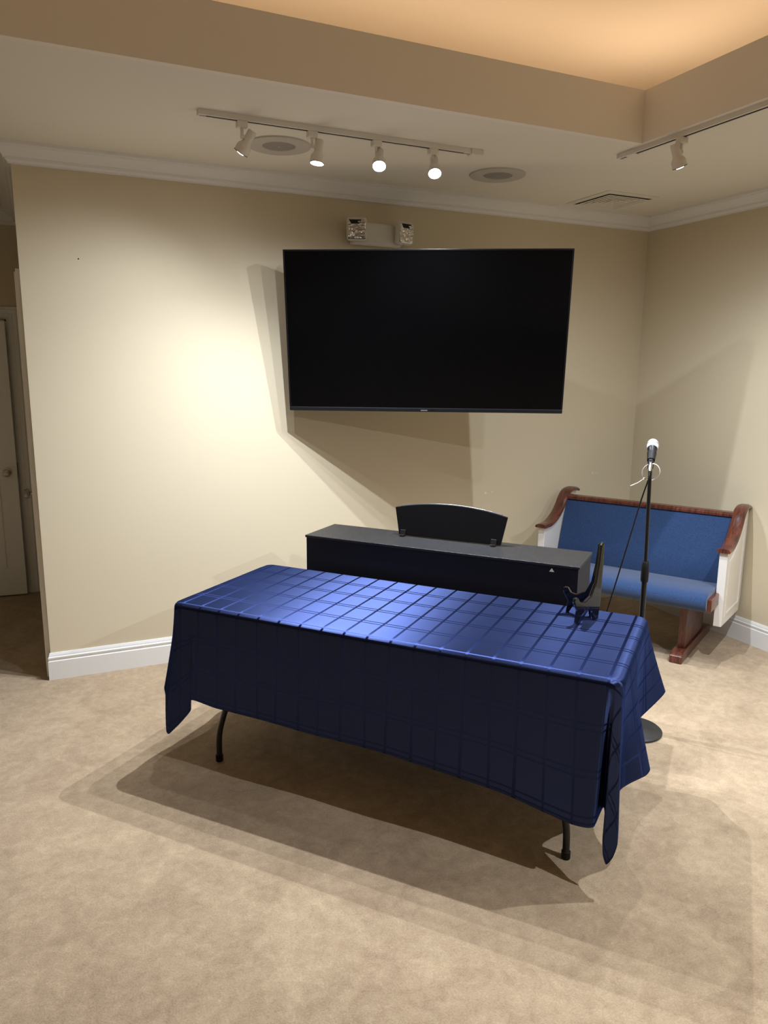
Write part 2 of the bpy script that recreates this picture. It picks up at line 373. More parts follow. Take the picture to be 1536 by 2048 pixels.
# slab hinged at its left, opened a few degrees towards the room
DW = dx1-dx0-0.022
ang = -math.radians(4.0)
def door_leaf(parent, w, h, name='leaf'):
    m = MB().box(0, w, -0.018, 0.018, 0.012, h)
    for (z0, z1) in ((0.22, 0.86), (1.02, h-0.14)):
        for (x0, x1) in ((0.12, w/2-0.05), (w/2+0.05, w-0.12)):
            for k, (ins, pr) in enumerate(((0, 0.024), (0.012, 0.020), (0.03, 0.022))):
                m.box(x0+ins, x1-ins, -pr, -0.018, z0+ins, z1-ins)
    return m.build(name, 'trim', parent, bevel=0.003)
leaf = door_leaf(d1, DW, dz-0.016)
leaf.location = (dx0-dx1+0.015, 0.0, 0); leaf.rotation_euler = (0, 0, ang)
kn = MB().lathe([(0.030, 0), (0.030, 0.006), (0.012, 0.010), (0.011, 0.034), (0.022, 0.040), (0.028, 0.052), (0.024, 0.064), (0.010, 0.069), (0.001, 0.070)], (DW-0.062, -0.018, 0.925), (0, -1, 0), 24).build('knob', 'steel', leaf, smooth=40)
MB().box(DW-0.001, DW+0.002, -0.012, 0.012, 0.885, 0.965).build('latch_plate', 'hinge', leaf)
MB().box(-0.010, -0.004, -0.004, 0.02, 0.895, 0.985).build('strike_plate', 'hinge', d1)

d2 = struct(thing('door_2', (XL, 0.0, 0), 0, 'door casing and knob just round the wall end in the hallway', None))
m = MB()
for a, b, d in ((0.0, 0.075, 0.020), (0.01, 0.06, 0.026)):
    m.box(-d, 0, 0.03+a, 0.03+b, 0, 2.08+b); m.box(-d, 0, 0.955-b+0.09, 0.955-a+0.09, 0, 2.08+b); m.box(-d, 0, 0.03+b, 0.97, 2.08+a, 2.08+b)
m.build('casing', 'trim', d2, bevel=0.002)
MB().box(-0.006, 0.0, 0.105, 0.97, 0.01, 2.08).build('leaf', 'trim', d2)
MB().lathe([(0.028, 0), (0.028, 0.006), (0.011, 0.010), (0.010, 0.030), (0.024, 0.036), (0.028, 0.048), (0.022, 0.060), (0.001, 0.064)], (-0.006, 0.17, 1.005), (-1, 0, 0), 24).build('knob', 'steel', d2, smooth=40)

# ------------------------------------------------------------------ ceiling fittings
def ceiling_speaker(x, y, label):
    r = thing('ceiling_speaker', (x, y, ZC), 0, label, 'speaker', 'round ceiling speakers')
    MB().lathe([(0.076, -0.003), (0.080, -0.008), (0.138, -0.011), (0.150, -0.007), (0.152, 0.0)], seg=56, cap=False).build('flange', 'speaker', r, smooth=40)
    MB().lathe([(0.001, -0.0075), (0.03, -0.0075), (0.076, -0.005), (0.080, -0.0035)], seg=56, cap=False).build('grille', 'grille', r, smooth=40)
    MB().lathe([(0.006, -0.009), (0.006, -0.004)], seg=16).build('badge', 'speaker', r)
ceiling_speaker(-2.835, -0.562, 'round ceiling speaker behind the left track light heads')
ceiling_speaker(-1.609, -0.557, 'round ceiling speaker between the left rail end and the square vent')

v = thing('ceiling_vent', (-0.632, -0.347, ZC), 0, 'square white ceiling air diffuser near the room corner', 'vent')
h = 0.197
MB().box(-h+0.02, h-0.02, -h+0.02, h-0.02, -0.0015, 0).build('duct_shade', 'dark', v)  # near-black sheet painted in for the shade up inside the duct
def sq_ring(r0, z0, r1, z1, th):
    vs = []; fs = []
    for r, z in ((r0, z0), (r1, z1), (r1, z1+th), (r0, z0+th)):
        vs += [(-r, -r, z), (r, -r, z), (r, r, z), (-r, r, z)]
    for k in range(4):
        for j in range(4): fs.append((k*4+j, k*4+(j+1) % 4, ((k+1) % 4)*4+(j+1) % 4, ((k+1) % 4)*4+j))
    return MB().add(vs, fs)
sq_ring(h, -0.004, h-0.032, -0.010, 0.004).build('frame', 'white', v)
for k in range(5):
    r = 0.160-k*0.029
    lv = sq_ring(r, -0.016, r-0.015, -0.017, 0.001)
    q = sq_ring(r-0.015, -0.017, r-0.026, -0.005, 0.001); lv.add(q.v, q.f)
    lv.build('louver', 'white', v)
MB().box(-0.016, 0.016, -0.016, 0.016, -0.017, -0.0155).build('center_plate', 'white', v)

def spot(name, loc, aim, power, size=150, blend=1.0, col=LAMP_COL, rad=0.010):
    l = bpy.data.lights.new(name, 'SPOT'); l.energy = power*LAMP_W; l.spot_size = math.radians(size); l.spot_blend = blend
    l.color = col; l.shadow_soft_size = rad
    o = bpy.data.objects.new(name, l); COL.objects.link(o); o.location = loc
    o.rotation_euler = Vector(aim).to_track_quat('-Z', 'Y').to_euler(); return o

def track_head(px, py, aim, side, label, power, size=150, spill=0.0, group='white track light heads', blend=1.0):
    """adapter under the rail, stem at the side of the lamp body, flared body along aim with its bulb"""
    r = thing('track_light_head', (px, py, ZC-0.022), 0, label, 'track light', group)
    MB().box(-0.022, 0.022, -0.017, 0.017, -0.026, 0).build('adapter', 'white', r, bevel=0.003)
    a = Vector(aim).normalized(); sd = Vector(side)
    MB().tube([(0, 0, -0.02), (0, 0, -0.062)], 0.0065, 14).build('stem', 'white', r, smooth=40)
    piv = Vector((0, 0, -0.060)); c = piv+sd*0.030
    MB().tube([piv-sd*0.006, c-sd*0.015], 0.008, 14).build('knuckle', 'white', r, smooth=40)
    b0 = c-a*0.030
    K = 0.86
    sc = lambda pr: [(q*K, w*K) for q, w in pr]
    bd = MB().lathe(sc([(0.002, 0), (0.020, 0.0), (0.0225, 0.004), (0.0225, 0.058), (0.025, 0.066), (0.034, 0.078), (0.0365, 0.086), (0.0365, 0.116), (0.0350, 0.116), (0.0345, 0.086), (0.030, 0.078), (0.020, 0.062), (0.002, 0.060)]), b0, a, 32, cap=False)
    body = bd.build('body', 'white', r, smooth=35)
    MB().lathe(sc([(0.0372, 0.1135), (0.0372, 0.1165), (0.0345, 0.1165)]), b0, a, 32, cap=False).build('rim', 'slot', body)
    MB().lathe(sc([(0.012, 0.062), (0.016, 0.075), (0.029, 0.098), (0.031, 0.108), (0.027, 0.116), (0.014, 0.1215), (0.001, 0.123)]), b0, a, 24, cap=False).build('bulb', 'bulb', body, smooth=60)
    # the lamp's own light, just in front of the bulb
    tip = Vector(r.location)+b0+a*0.110
    spot('bulb_light', tip, a, power, size, blend)
    if spill: spot('bulb_spill', tip, a*0.35+Vector((0, 0, -1)), spill, 176, 1.0)   # wide stray light round the beam
    return r

def rail(name, p0, p1, label):
    r = thing(name, (p0[0], p0[1], ZC), math.atan2(p1[1]-p0[1], p1[0]-p0[0]), label, 'track rail', 'white lighting rails')
    L = math.hypot(p1[0]-p0[0], p1[1]-p0[1])
    MB().box(0, L, -0.018, -0.008, -0.022, 0).box(0, L, 0.008, 0.018, -0.022, 0).box(0, L, -0.008, 0.008, -0.006, 0).build('channel', 'white', r, bevel=0.001)
    MB().box(0.03, L-0.03, -0.0078, 0.0078, -0.0208, -0.0065).build('contact_strip', 'slot', r)
    MB().box(-0.006, 0.0, -0.018, 0.018, -0.022, 0).build('end_cap', 'white', r)
    return r, L
TRY = -0.90
r1, L1 = rail('track_rail', (-3.275, TRY), (-1.99, TRY), 'white lighting rail on the ceiling in front of the television wall')
MB().box(L1, L1+0.062, -0.024, 0.024, -0.026, 0).box(L1+0.062, L1+0.066, -0.022, 0.022, -0.022, 0).build('feed_box', 'white', r1, bevel=0.004)
r2, L2 = rail('track_rail', (-1.285, -1.15), (-1.285, -6.0), 'white lighting rail running along the tray edge on the right')
MB().box(0.05, 0.11, -0.021, 0.021, -0.025, -0.001).build('feed_box', 'white', r2, bevel=0.003)

P = 30.0
track_head(-3.098, TRY, (-0.60, 0.60, -1.12), (1, 0, 0), 'leftmost track head, turned to the wall on the left', P*0.20, 104, P*0.10)
track_head(-2.787, TRY, (-0.14, -0.04, -1.0), (1, 0, 0), 'lit track head second from the left, pointing straight down', P*0.95, 130, P*0.14)
track_head(-2.480, TRY, (-0.26, -0.56, -0.85), (0.55, 0, 0), 'lit track head second from the rail feed box, tipped to the room', P*0.36, 140, P*0.24)
track_head(-2.189, TRY, (-0.24, -0.56, -0.85), (0.35, 0.1, 0), 'lit track head nearest the feed box of its rail', P*0.28, 140, P*0.72)
track_head(-1.285, -1.543, (0.48, 0.0, -1.0), (-1, 0, 0), 'single track head on the right rail, aimed at the corner', P*0.25, 112, P*0.45)
track_head(-1.285, -2.65, (0.04, 0.20, -1.0), (-1, 0, 0), 'track head on the right rail, nearer the viewer', P*1.05, 104, P*0.06)
track_head(-1.285, -4.2, (-0.30, 0.58, -1.0), (-1, 0, 0), 'track head on the right rail, beyond the picture edge', P*0.62, 84, P*0.75)

# ------------------------------------------------------------------ emergency light on the wall
e = thing('emergency_light', (-2.095, 0, 2.449), 0, 'white twin-head emergency light on the wall above the television', 'emergency light')
MB().box(-0.155, 0.155, -0.060, 0, -0.060, 0.060).build('housing', 'white', e, bevel=0.010, seg=3)
for x, rz, ry in ((-0.145, -0.42, -0.0), (0.155, 0.25, 0.0)):
    hd = MB().box(-0.057, 0.057, -0.022, 0.022, -0.062, 0.062).build('lamp_head', 'white', e, bevel=0.014, seg=3, loc=(x, -0.088, 0.012), rot=(math.radians(6), 0, rz))
    MB().box(-0.051, 0.051, -0.028, -0.018, -0.055, 0.055).build('lens', 'lens', hd, bevel=0.006)
    for k in range(5):
        MB().box(0.008, 0.048, -0.031, -0.026, -0.042+k*0.019, -0.033+k*0.019).build('lens_rib', 'lens', hd, bevel=0.002)
    MB().prism([(-0.045, 0.05), (0.028, 0.05), (0.014, 0.028), (-0.03, 0.028)], -0.0295, -0.027, lambda u, w, q: (u, q, w)).build('lens_shade', 'slot', hd)

# ------------------------------------------------------------------ television on its swivel mount
TW, TH = 1.535, 1.535*9/16*1.005
k = (TW-1.45)/(1.66-1.45)
TVC = Vector((-2.121+0.264*k, -0.727+0.507*k, 1.863+0.026*k)); TVYAW, TVT = -0.503, 0.145
tv = thing('television', TVC, TVYAW, 'large black flat television on a swivel mount, screen off', 'television')
def tvrot(o): o.rotation_euler = (TVT, 0, -0.003); return o
tvrot(MB().box(-TW/2, TW/2, 0.004, 0.045, -TH/2, TH/2).build('case', 'bezel', tv, bevel=0.004))
tvrot(MB().box(-TW/2+0.008, TW/2-0.008, -0.0005, 0.004, -TH/2+0.022, TH/2-0.009).build('screen', 'screen', tv))
bz = MB(); b = 0.009
bz.box(-TW/2, TW/2, -0.004, 0.004, TH/2-b, TH/2); bz.box(-TW/2, -TW/2+b, -0.004, 0.004, -TH/2+0.022, TH/2-b); bz.box(TW/2-b, TW/2, -0.004, 0.004, -TH/2+0.022, TH/2-b)
tvrot(bz.build('bezel', 'bezel', tv, bevel=0.0015))
lb = tvrot(MB().box(-TW/2, TW/2, -0.005, 0.004, -TH/2, -TH/2+0.022).build('lower_bezel', 'bezel2', tv, bevel=0.003))
MB().box(-0.019, 0.019, -0.0062, -0.004, -TH/2+0.006, -TH/2+0.012).build('maker_plate', 'silver', lb)
MB().box(0.038, 0.060, -0.0065, -0.003, -TH/2+0.012, -TH/2+0.020).build('sensor', 'bezel2', lb)
tvrot(MB().box(-0.34, 0.34, 0.040, 0.066, -0.32, 0.16).build('rear_housing', 'black', tv, bevel=0.012))
# wall plate and folding arm of the mount, in the television's own frame
Rm = Matrix.Rotation(-TVYAW, 3, 'Z')
def wl(x, y, z): return tuple(Rm @ (Vector((x, y, z))-TVC))
wc = (TVC.x+0.05, -0.012, TVC.z)
pl = MB().box(-0.20, 0.20, -0.012, 0.012, -0.20, 0.20).build('wall_plate', 'black', tv, loc=wl(*wc), rot=(0, 0, -TVYAW))
el = wl(TVC.x+0.34, -0.22, TVC.z)
MB().tube([wl(TVC.x+0.08, -0.03, TVC.z), el], 0.022, 10).build('mount_arm', 'black', tv)
MB().tube([el, (0.0, 0.09, 0)], 0.022, 10).build('mount_arm', 'black', tv)
MB().box(-0.24, 0.24, 0.066, 0.090, -0.16, 0.10).build('bracket', 'black', tv)

# ------------------------------------------------------------------ folding table and its cloth
TA = -0.8698; TC = (-2.6583, -1.6201, 0)
A, B, TZ = 0.905, 0.357, 0.712
tb = thing('folding_table', TC, TA, 'folding banquet table with black tube legs under the navy cloth', 'table')
def rrect(a, b, r, n=8):
    out = []
    for cx, cy, s in ((a-r, -b+r, -PI/2), (a-r, b-r, 0), (-a+r, b-r, PI/2), (-a+r, -b+r, PI)):
        for k in range(n+1):
            q = s+PI/2*k/n; out.append((cx+r*math.cos(q), cy+r*math.sin(q)))
    return out
MB().prism(rrect(A, B, 0.05), TZ-0.045, TZ, lambda u, v, w: (u, v, w)).build('tabletop', 'laminate', tb, bevel=0.004)
for sx in (-1, 1):
    fx = sx*0.75
    for sy in (-1, 1):
        lg = MB().tube(catmull([(sx*0.60, sy*0.275, TZ-0.05), (sx*0.635, sy*0.275, 0.50), (sx*0.675, sy*0.275, 0.34), (fx-sx*0.028, sy*0.275, 0.21), (fx-sx*0.004, sy*0.275, 0.12), (fx, sy*0.275, 0.0)], 6), 0.0125, 14).build('leg', 'tube', tb, smooth=40)
        MB().lathe([(0.015, 0.0), (0.016, 0.003), (0.016, 0.028), (0.0135, 0.030)], (fx, sy*0.275, 0), (0, 0, 1), 16).build('foot_cap', 'rubber', lg, smooth=40)
    MB().tube([(sx*0.60, -0.275, TZ-0.06), (sx*0.60, 0.275, TZ-0.06)], 0.011, 10).build('crossbar', 'tube', tb, smooth=40)
    MB().tube([(sx*0.655, -0.275, 0.42), (sx*0.655, 0.275, 0.42)], 0.009, 10).build('crossbar', 'tube', tb, smooth=40)

CA, CB, CR, CZ, OV = 0.914, 0.365, 0.055, 0.7215, 0.43
def rim_pt(kind, q, inset=0.0):
    a, b, r = CA-inset, CB-inset, max(CR-inset, 0.004)
    if kind == 'n': return (max(-a+r, min(a-r, q)), -b)
    if kind == 'r': return (a, max(-b+r, min(b-r, q)))
    if kind == 'f': return (max(-a+r, min(a-r, q)), b)
    if kind == 'l': return (-a, max(-b+r, min(b-r, q)))
    cx, cy, s = {'nr': (a-r, -b+r, -PI/2), 'fr': (a-r, b-r, 0), 'fl': (-a+r, b-r, PI/2), 'nl': (-a+r, -b+r, PI)}[kind]
    return (cx+r*math.cos(s+q*PI/2), cy+r*math.sin(s+q*PI/2))
# control: (side, position on the rim, hem x, y, z, hem in the flat cloth u, v)
H = []
def c(side, q, x, y, z, u=None, w=None):
    if u is None:
        if side == 'n': u, w = q, -CB-OV
        elif side == 'r': u, w = CA+OV, q
        elif side == 'f': u, w = q, CB+OV
        elif side == 'l': u, w = -CA-OV, q
    H.append((side, q, x, y, z, u, w))
o_ = OV
c('n', -0.855, -0.868, -0.386, 0.195); c('n', -0.80, -0.806, -0.385, 0.268); c('n', -0.785, -0.797, -0.384, 0.318); c('n', -0.67, -0.67, -0.388, 0.310); c('n', -0.45, -0.45, -0.382, 0.304)
c('n', -0.20, -0.20, -0.390, 0.300); c('n', 0.05, 0.05, -0.384, 0.295); c('n', 0.30, 0.30, -0.391, 0.281); c('n', 0.53, 0.53, -0.388, 0.258); c('n', 0.68, 0.69, -0.396, 0.231)
c('n', 0.77, 0.785, -0.402, 0.217); c('n', 0.83, 0.832, -0.406, 0.221); c('n', 0.859, 0.856, -0.400, 0.228)
c('nr', 0.10, 0.864, -0.360, 0.245, CA+0.10*o_, -CB-o_); c('nr', 0.18, 0.872, -0.330, 0.262, CA+0.25*o_, -CB-o_); c('nr', 0.26, 0.880, -0.352, 0.250, CA+0.45*o_, -CB-o_)
c('nr', 0.34, 0.884, -0.396, 0.195, CA+0.70*o_, -CB-o_); c('nr', 0.42, 0.890, -0.408, 0.142, CA+0.9*o_, -CB-o_); c('nr', 0.50, 0.903, -0.410, 0.112, CA+o_, -CB-o_)
c('nr', 0.57, 0.921, -0.408, 0.140, CA+o_, -CB-0.88*o_); c('nr', 0.64, 0.932, -0.400, 0.185, CA+o_, -CB-0.7*o_); c('nr', 0.72, 0.928, -0.365, 0.235, CA+o_, -CB-0.5*o_)
c('nr', 0.82, 0.914, -0.318, 0.285, CA+o_, -CB-0.3*o_); c('nr', 0.94, 0.916, -0.282, 0.310, CA+o_, -CB-0.1*o_)
c('r', -0.27, 0.945, -0.240, 0.322); c('r', -0.20, 0.985, -0.190, 0.332); c('r', -0.15, 0.995, -0.150, 0.338); c('r', -0.09, 0.975, -0.100, 0.340); c('r', -0.02, 0.935, -0.04, 0.342)
c('r', 0.06, 0.905, 0.055, 0.345); c('r', 0.13, 0.905, 0.13, 0.350); c('r', 0.20, 0.925, 0.215, 0.358); c('r', 0.27, 0.958, 0.30, 0.375); c('r', 0.305, 0.985, 0.36, 0.395)
c('fr', 0.25, 0.992, 0.395, 0.402, CA+o_, CB+0.4*o_); c('fr', 0.5, 0.972, 0.412, 0.385, CA+o_, CB+o_); c('fr', 0.8, 0.925, 0.408, 0.35, CA+0.4*o_, CB+o_)
c('f', 0.84, 0.86, 0.395, 0.33); c('f', 0.5, 0.5, 0.388, 0.32); c('f', 0.1, 0.1, 0.395, 0.315); c('f', -0.3, -0.3, 0.388, 0.315); c('f', -0.7, -0.7, 0.395, 0.32); c('f', -0.85, -0.87, 0.405, 0.30)
c('fl', 0.25, -0.92, 0.43, 0.24, -CA-0.4*o_, CB+o_); c('fl', 0.5, -0.955, 0.44, 0.20, -CA-o_, CB+o_); c('fl', 0.75, -0.965, 0.40, 0.25, -CA-o_, CB+0.4*o_)
c('l', 0.28, -0.965, 0.30, 0.33); c('l', 0.12, -0.985, 0.12, 0.335); c('l', -0.05, -0.955, -0.05, 0.335); c('l', -0.20, -0.975, -0.22, 0.335); c('l', -0.29, -0.978, -0.315, 0.335)
c('nl', 0.10, -0.972, -0.352, 0.328, -CA-o_, -CB-0.15*o_); c('nl', 0.25, -0.953, -0.368, 0.300, -CA-o_, -CB-0.4*o_); c('nl', 0.40, -0.946, -0.380, 0.235, -CA-o_, -CB-0.7*o_)
c('nl', 0.55, -0.940, -0.388, 0.150, -CA-o_, -CB-o_); c('nl', 0.72, -0.925, -0.390, 0.138, -CA-0.8*o_, -CB-o_); c('nl', 0.90, -0.897, -0.388, 0.165, -CA-0.4*o_, -CB-o_)

def build_cloth():
    n = len(H); cols = []
    SUB = 7
    def ctrl(i, f): return H[i % n]
    for i in range(n):
        h0, h1, hm, h2 = H[i], H[(i+1) % n], H[i-1], H[(i+2) % n]
        for k in range(SUB):
            t = k/SUB
            def cr(j):
                # monotone-ish cubic (tension reduced)
                a, b_, c_, d = hm[j], h0[j], h1[j], h2[j]
                m0, m1 = 0.35*(c_-a), 0.35*(d-b_)
                return (2*t**3-3*t*t+1)*b_+(t**3-2*t*t+t)*m0+(-2*t**3+3*t*t)*c_+(t**3-t*t)*m1
            hem = Vector((cr(2), cr(3), cr(4))); u = h0[5]+(h1[5]-h0[5])*t; w = h0[6]+(h1[6]-h0[6])*t
            def rim(inset, h0=h0, h1=h1, t=t):
                if h0[0] == h1[0]: return rim_pt(h0[0], h0[1]+(h1[1]-h0[1])*t, inset)
                p, q = rim_pt(h0[0], h0[1], inset), rim_pt(h1[0], h1[1], inset)
                return (p[0]+(q[0]-p[0])*t, p[1]+(q[1]-p[1])*t)
            cols.append((rim, hem, u, w))
    N = len(cols); verts = []; uvs = []
    rows = []
    for ins, dz in ((0.07, 0), (0.045, 0.0), (0.030, -0.0004), (0.020, -0.0020), (0.011, -0.0056), (0.0045, -0.0115), (0.001, -0.0185), (0, -0.025)):
        rows.append(('rim', ins, dz))
    T = [0.06, 0.13, 0.21, 0.29, 0.37, 0.45, 0.53, 0.61, 0.69, 0.77, 0.85, 0.93, 0.985, 1.0]
    for r in T: rows.append(('hang', r, 0))
    for kind, a_, dz in rows:
        for rim, hem, u, w in cols:
            if kind == 'rim':
                x, y = rim(a_); verts.append((x, y, CZ+dz)); uvs.append((x, y))
            else:
                x, y = rim(0); z0 = CZ-0.025; f = a_**1.15
                verts.append((x+(hem.x-x)*f, y+(hem.y-y)*f, z0+(hem.z-z0)*a_))
                # in the flat cloth the hem lies further out by the length that hangs down
                uvs.append((x+(u-x)*a_, y+(w-y)*a_))
    R = len(rows); faces = [tuple(range(N-1, -1, -1))]
    for j in range(R-1):
        for i in range(N):
            faces.append((j*N+i, j*N+(i+1) % N, (j+1)*N+(i+1) % N, (j+1)*N+i))
    me = bpy.data.meshes.new('tablecloth'); me.from_pydata(verts, [], faces); me.update()
    ul = me.uv_layers.new(name='cloth')
    for lp in me.loops: ul.data[lp.index].uv = uvs[lp.vertex_index]
    bm = bmesh.new(); bm.from_mesh(me); bmesh.ops.recalc_face_normals(bm, faces=bm.faces)
    if max(bm.faces, key=lambda f: len(f.verts)).normal.z < 0: bmesh.ops.reverse_faces(bm, faces=bm.faces)
    bm.to_mesh(me); bm.free()
    me.shade_smooth()
    o = bpy.data.objects.new('tablecloth', me); COL.objects.link(o); me.materials.append(M['damask'])
    o.location = TC; o.rotation_euler = (0, 0, TA)
    sm = o.modifiers.new('solid', 'SOLIDIFY'); sm.thickness = 0.0022; sm.offset = -1
    return tag(o, 'navy blue checked damask tablecloth draped over the folding table', 'tablecloth')
build_cloth()

# ------------------------------------------------------------------ digital piano seen from behind
PC = (-2.238, -1.173, 0); PA = -0.871; PL, PW, PH = 1.36, 0.303, 0.861
pn = thing('digital_piano', PC, PA, 'black digital piano seen from behind, beyond the draped table', 'piano')
MB().box(-PL/2, PL/2, -PW/2, PW/2, PH-0.012, PH).build('lid', 'pianotop', pn, bevel=0.002)
MB().box(-PL/2+0.006, PL/2-0.006, -PW/2+0.004, PW/2-0.004, 0.64, PH-0.012).build('keybed_case', 'piano', pn)
MB().box(-PL/2+0.03, PL/2-0.03, -PW/2+0.03, -PW/2+0.05, 0.16, 0.64).build('lower_panel', 'piano', pn)
for sx in (-1, 1):
    MB().box(sx*(PL/2-0.025)-0.019, sx*(PL/2-0.025)+0.019, -PW/2+0.008, PW/2-0.01, 0.06, 0.64).build('side_panel', 'piano', pn, bevel=0.003)
    MB().box(sx*(PL/2-0.025)-0.022, sx*(PL/2-0.025)+0.022, -PW/2-0.0, PW/2+0.08, 0.0, 0.06).build('foot', 'piano', pn, bevel=0.006)
MB().box(-0.62, 0.62, PW/2-0.003, PW/2+0.004, 0.70, 0.82).build('fallboard', 'restblack', pn)
MB().prism([(0.550, 0.826), (0.572, 0.826), (0.561, 0.842)], -PW/2+0.0025, -PW/2+0.004, lambda u, v, w: (u, w, v)).build('warning_mark', 'zip', pn)
# music rest: curved top board leaning to the player's side
pts = [(-0.258, 0.004), (0.268, 0.004)]
for k in range(21):
    t_ = 1-k/20; x = -0.292+0.582*t_; z = 0.140+0.034*(1-((x)/0.291)**2)
    pts.append((x, z))
lean = math.radians(-12)
mr = MB().prism(pts, -0.006, 0.008, lambda u, v, w: (u, w, v)).build('music_rest', 'restblack', pn, bevel=0.003, loc=(0.0, 0.062, PH), rot=(lean, 0, 0))
MB().tube([(x, 0.001, z) for x, z in pts[3:-1]], 0.0042, 8).build('rest_edge_highlight', 'edgehighlight', mr, smooth=60)  # added strip; its lighter grey stands for the lamp's highlight on the edge
for x in (-0.235, 0.235):
    MB().box(x-0.014, x+0.014, -0.012, -0.006, 0.0, 0.030).box(x-0.014, x+0.014, -0.030, -0.006, 0.0005, 0.004).build('rest_bracket', 'black', mr, bevel=0.0015)

# ------------------------------------------------------------------ plate easel on the table
ez = CZ+0.001
es = thing('plate_easel', (-2.008, -2.018, ez), -2.0, 'black lacquered easel stand on the right end of the tablecloth', 'easel')
# side profile of one frame: u < 0 is the front with the hook, the tall post stands at u = 0
prof = [(-0.122, 0.0), (-0.110, 0.0), (-0.096, 0.026), (-0.074, 0.046), (-0.048, 0.050), (-0.034, 0.036), (-0.026, 0.0), (0.0, 0.0), (0.006, 0.06), (0.008, 0.20), (0.010, 0.300), (0.004, 0.308), (-0.008, 0.296),
        (-0.014, 0.22), (-0.026, 0.145), (-0.048, 0.100), (-0.080, 0.080), (-0.104, 0.084), (-0.118, 0.104), (-0.134, 0.103), (-0.138, 0.090), (-0.130, 0.072), (-0.116, 0.052)]
for s_ in (1, -1):
    MB().prism(prof, -0.007, 0.007, lambda u, v, w: (w, u, v)).build('frame_side', 'lacquer', es, bevel=0.003, seg=3, loc=(s_*0.008, 0.0, 0), rot=(0, 0, s_*0.56))
MB().tube([(0.0, 0.006, 0.06), (0.0, 0.010, 0.25)], 0.005, 10).build('hinge_pin', 'lacquer', es)

# ------------------------------------------------------------------ microphone on its stand
MX, MY = -1.4900, -1.7385
ms = thing('microphone_stand', (MX, MY, 0), 0, 'black straight microphone stand with round base beside the table end', 'microphone stand')
MB().lathe([(0.001, 0.0), (0.124, 0.0), (0.127, 0.004), (0.127, 0.010), (0.120, 0.016), (0.03, 0.022), (0.016, 0.034), (0.016, 0.05), (0.001, 0.05)], seg=56, cap=False).build('base', 'castiron', ms, smooth=40)
MB().tube([(0, 0, 0.04), (-0.004, 0.004, 0.80)], 0.0125, 18).build('lower_tube', 'standmetal', ms, smooth=40)
MB().lathe([(0.001, 0.735), (0.0155, 0.735), (0.0175, 0.745), (0.0175, 0.80), (0.0155, 0.825), (0.012, 0.832), (0.001, 0.832)], (-0.004, 0.004, 0), seg=20, cap=False).build('height_clutch', 'rubber', ms, smooth=40)
TOPZ = 1.262
lx, ly = -0.012, 0.012
MB().tube([(-0.004, 0.004, 0.80), (lx, ly, TOPZ)], 0.0085, 16).build('upper_tube', 'standmetal', ms, smooth=40)
# aim of the microphone: up, a little right and away
mdir = Vector((0.70, 0.68, 0.62)).normalized()
q0 = Vector((lx, ly, TOPZ+0.022))
MB().lathe([(0.012, -0.028), (0.013, -0.02), (0.013, 0.004), (0.009, 0.012)], q0, (0, 0, 1), 16).build('clip_swivel', 'rubber', ms, smooth=40)
MB().lathe([(0.0165, 0.0), (0.0185, 0.02), (0.0205, 0.055), (0.019, 0.055), (0.0165, 0.02), (0.0145, 0.0)], q0+mdir*0.012, mdir, 20, cap=False).build('mic_clip', 'rubber', ms, smooth=40)
mo = Vector((MX, MY, 0))+q0-mdir*0.012
mc = thing('microphone', mo, 0, 'handheld microphone with silvery grille clipped onto the stand', 'microphone')
MB().lathe([(0.001, 0.0), (0.0105, 0.0), (0.0115, 0.003), (0.014, 0.05), (0.0180, 0.092), (0.0215, 0.103), (0.0215, 0.110), (0.001, 0.110)], (0, 0, 0), mdir, 28, cap=False).build('handle', 'micbody', mc, smooth=35)
MB().lathe([(0.001, 0.110), (0.0225, 0.110), (0.0250, 0.122), (0.0262, 0.131), (0.0262, 0.137), (0.0250, 0.147), (0.0205, 0.158), (0.012, 0.166), (0.001, 0.169)], (0, 0, 0), mdir, 32, cap=False).build('grille', 'micgrill', mc, smooth=60)
MB().lathe([(0.0266, 0.130), (0.0278, 0.132), (0.0278, 0.136), (0.0266, 0.138)], (0, 0, 0), mdir, 32, cap=False).build('grille_band', 'silver', mc, smooth=40)
# cable: plug, then a slack line down to the carpet behind the table
cs = mo; pd = -mdir
cb = thing('microphone_cable', (cs.x, cs.y, 0), 0, 'thin black cable hanging from the microphone down to the carpet', 'cable')
def rel(v): return Vector(v)-Vector((cs.x, cs.y, 0))
MB().lathe([(0.001, 0), (0.0095, 0), (0.0095, 0.012), (0.0085, 0.034), (0.0045, 0.052), (0.001, 0.052)], rel(cs), pd, 18, cap=False).build('plug', 'steel', cb, smooth=40)
e0 = cs+pd*0.05
pts = [e0, e0+Vector((-0.012, -0.006, -0.040)), Vector((-1.545, -1.725, 1.10)), Vector((-1.575, -1.690, 0.88)), Vector((-1.59, -1.62, 0.60)), Vector((-1.57, -1.50, 0.28)), Vector((-1.52, -1.40, 0.04)), Vector((-1.47, -1.33, 0.005)), Vector((-1.32, -1.16, 0.005)), Vector((-1.20, -0.92, 0.005)), Vector((-1.22, -0.62, 0.005))]
MB().tube([rel(q) for q in catmull(pts, 8)], 0.0032, 8).build('lead', 'rubber', cb, smooth=60)
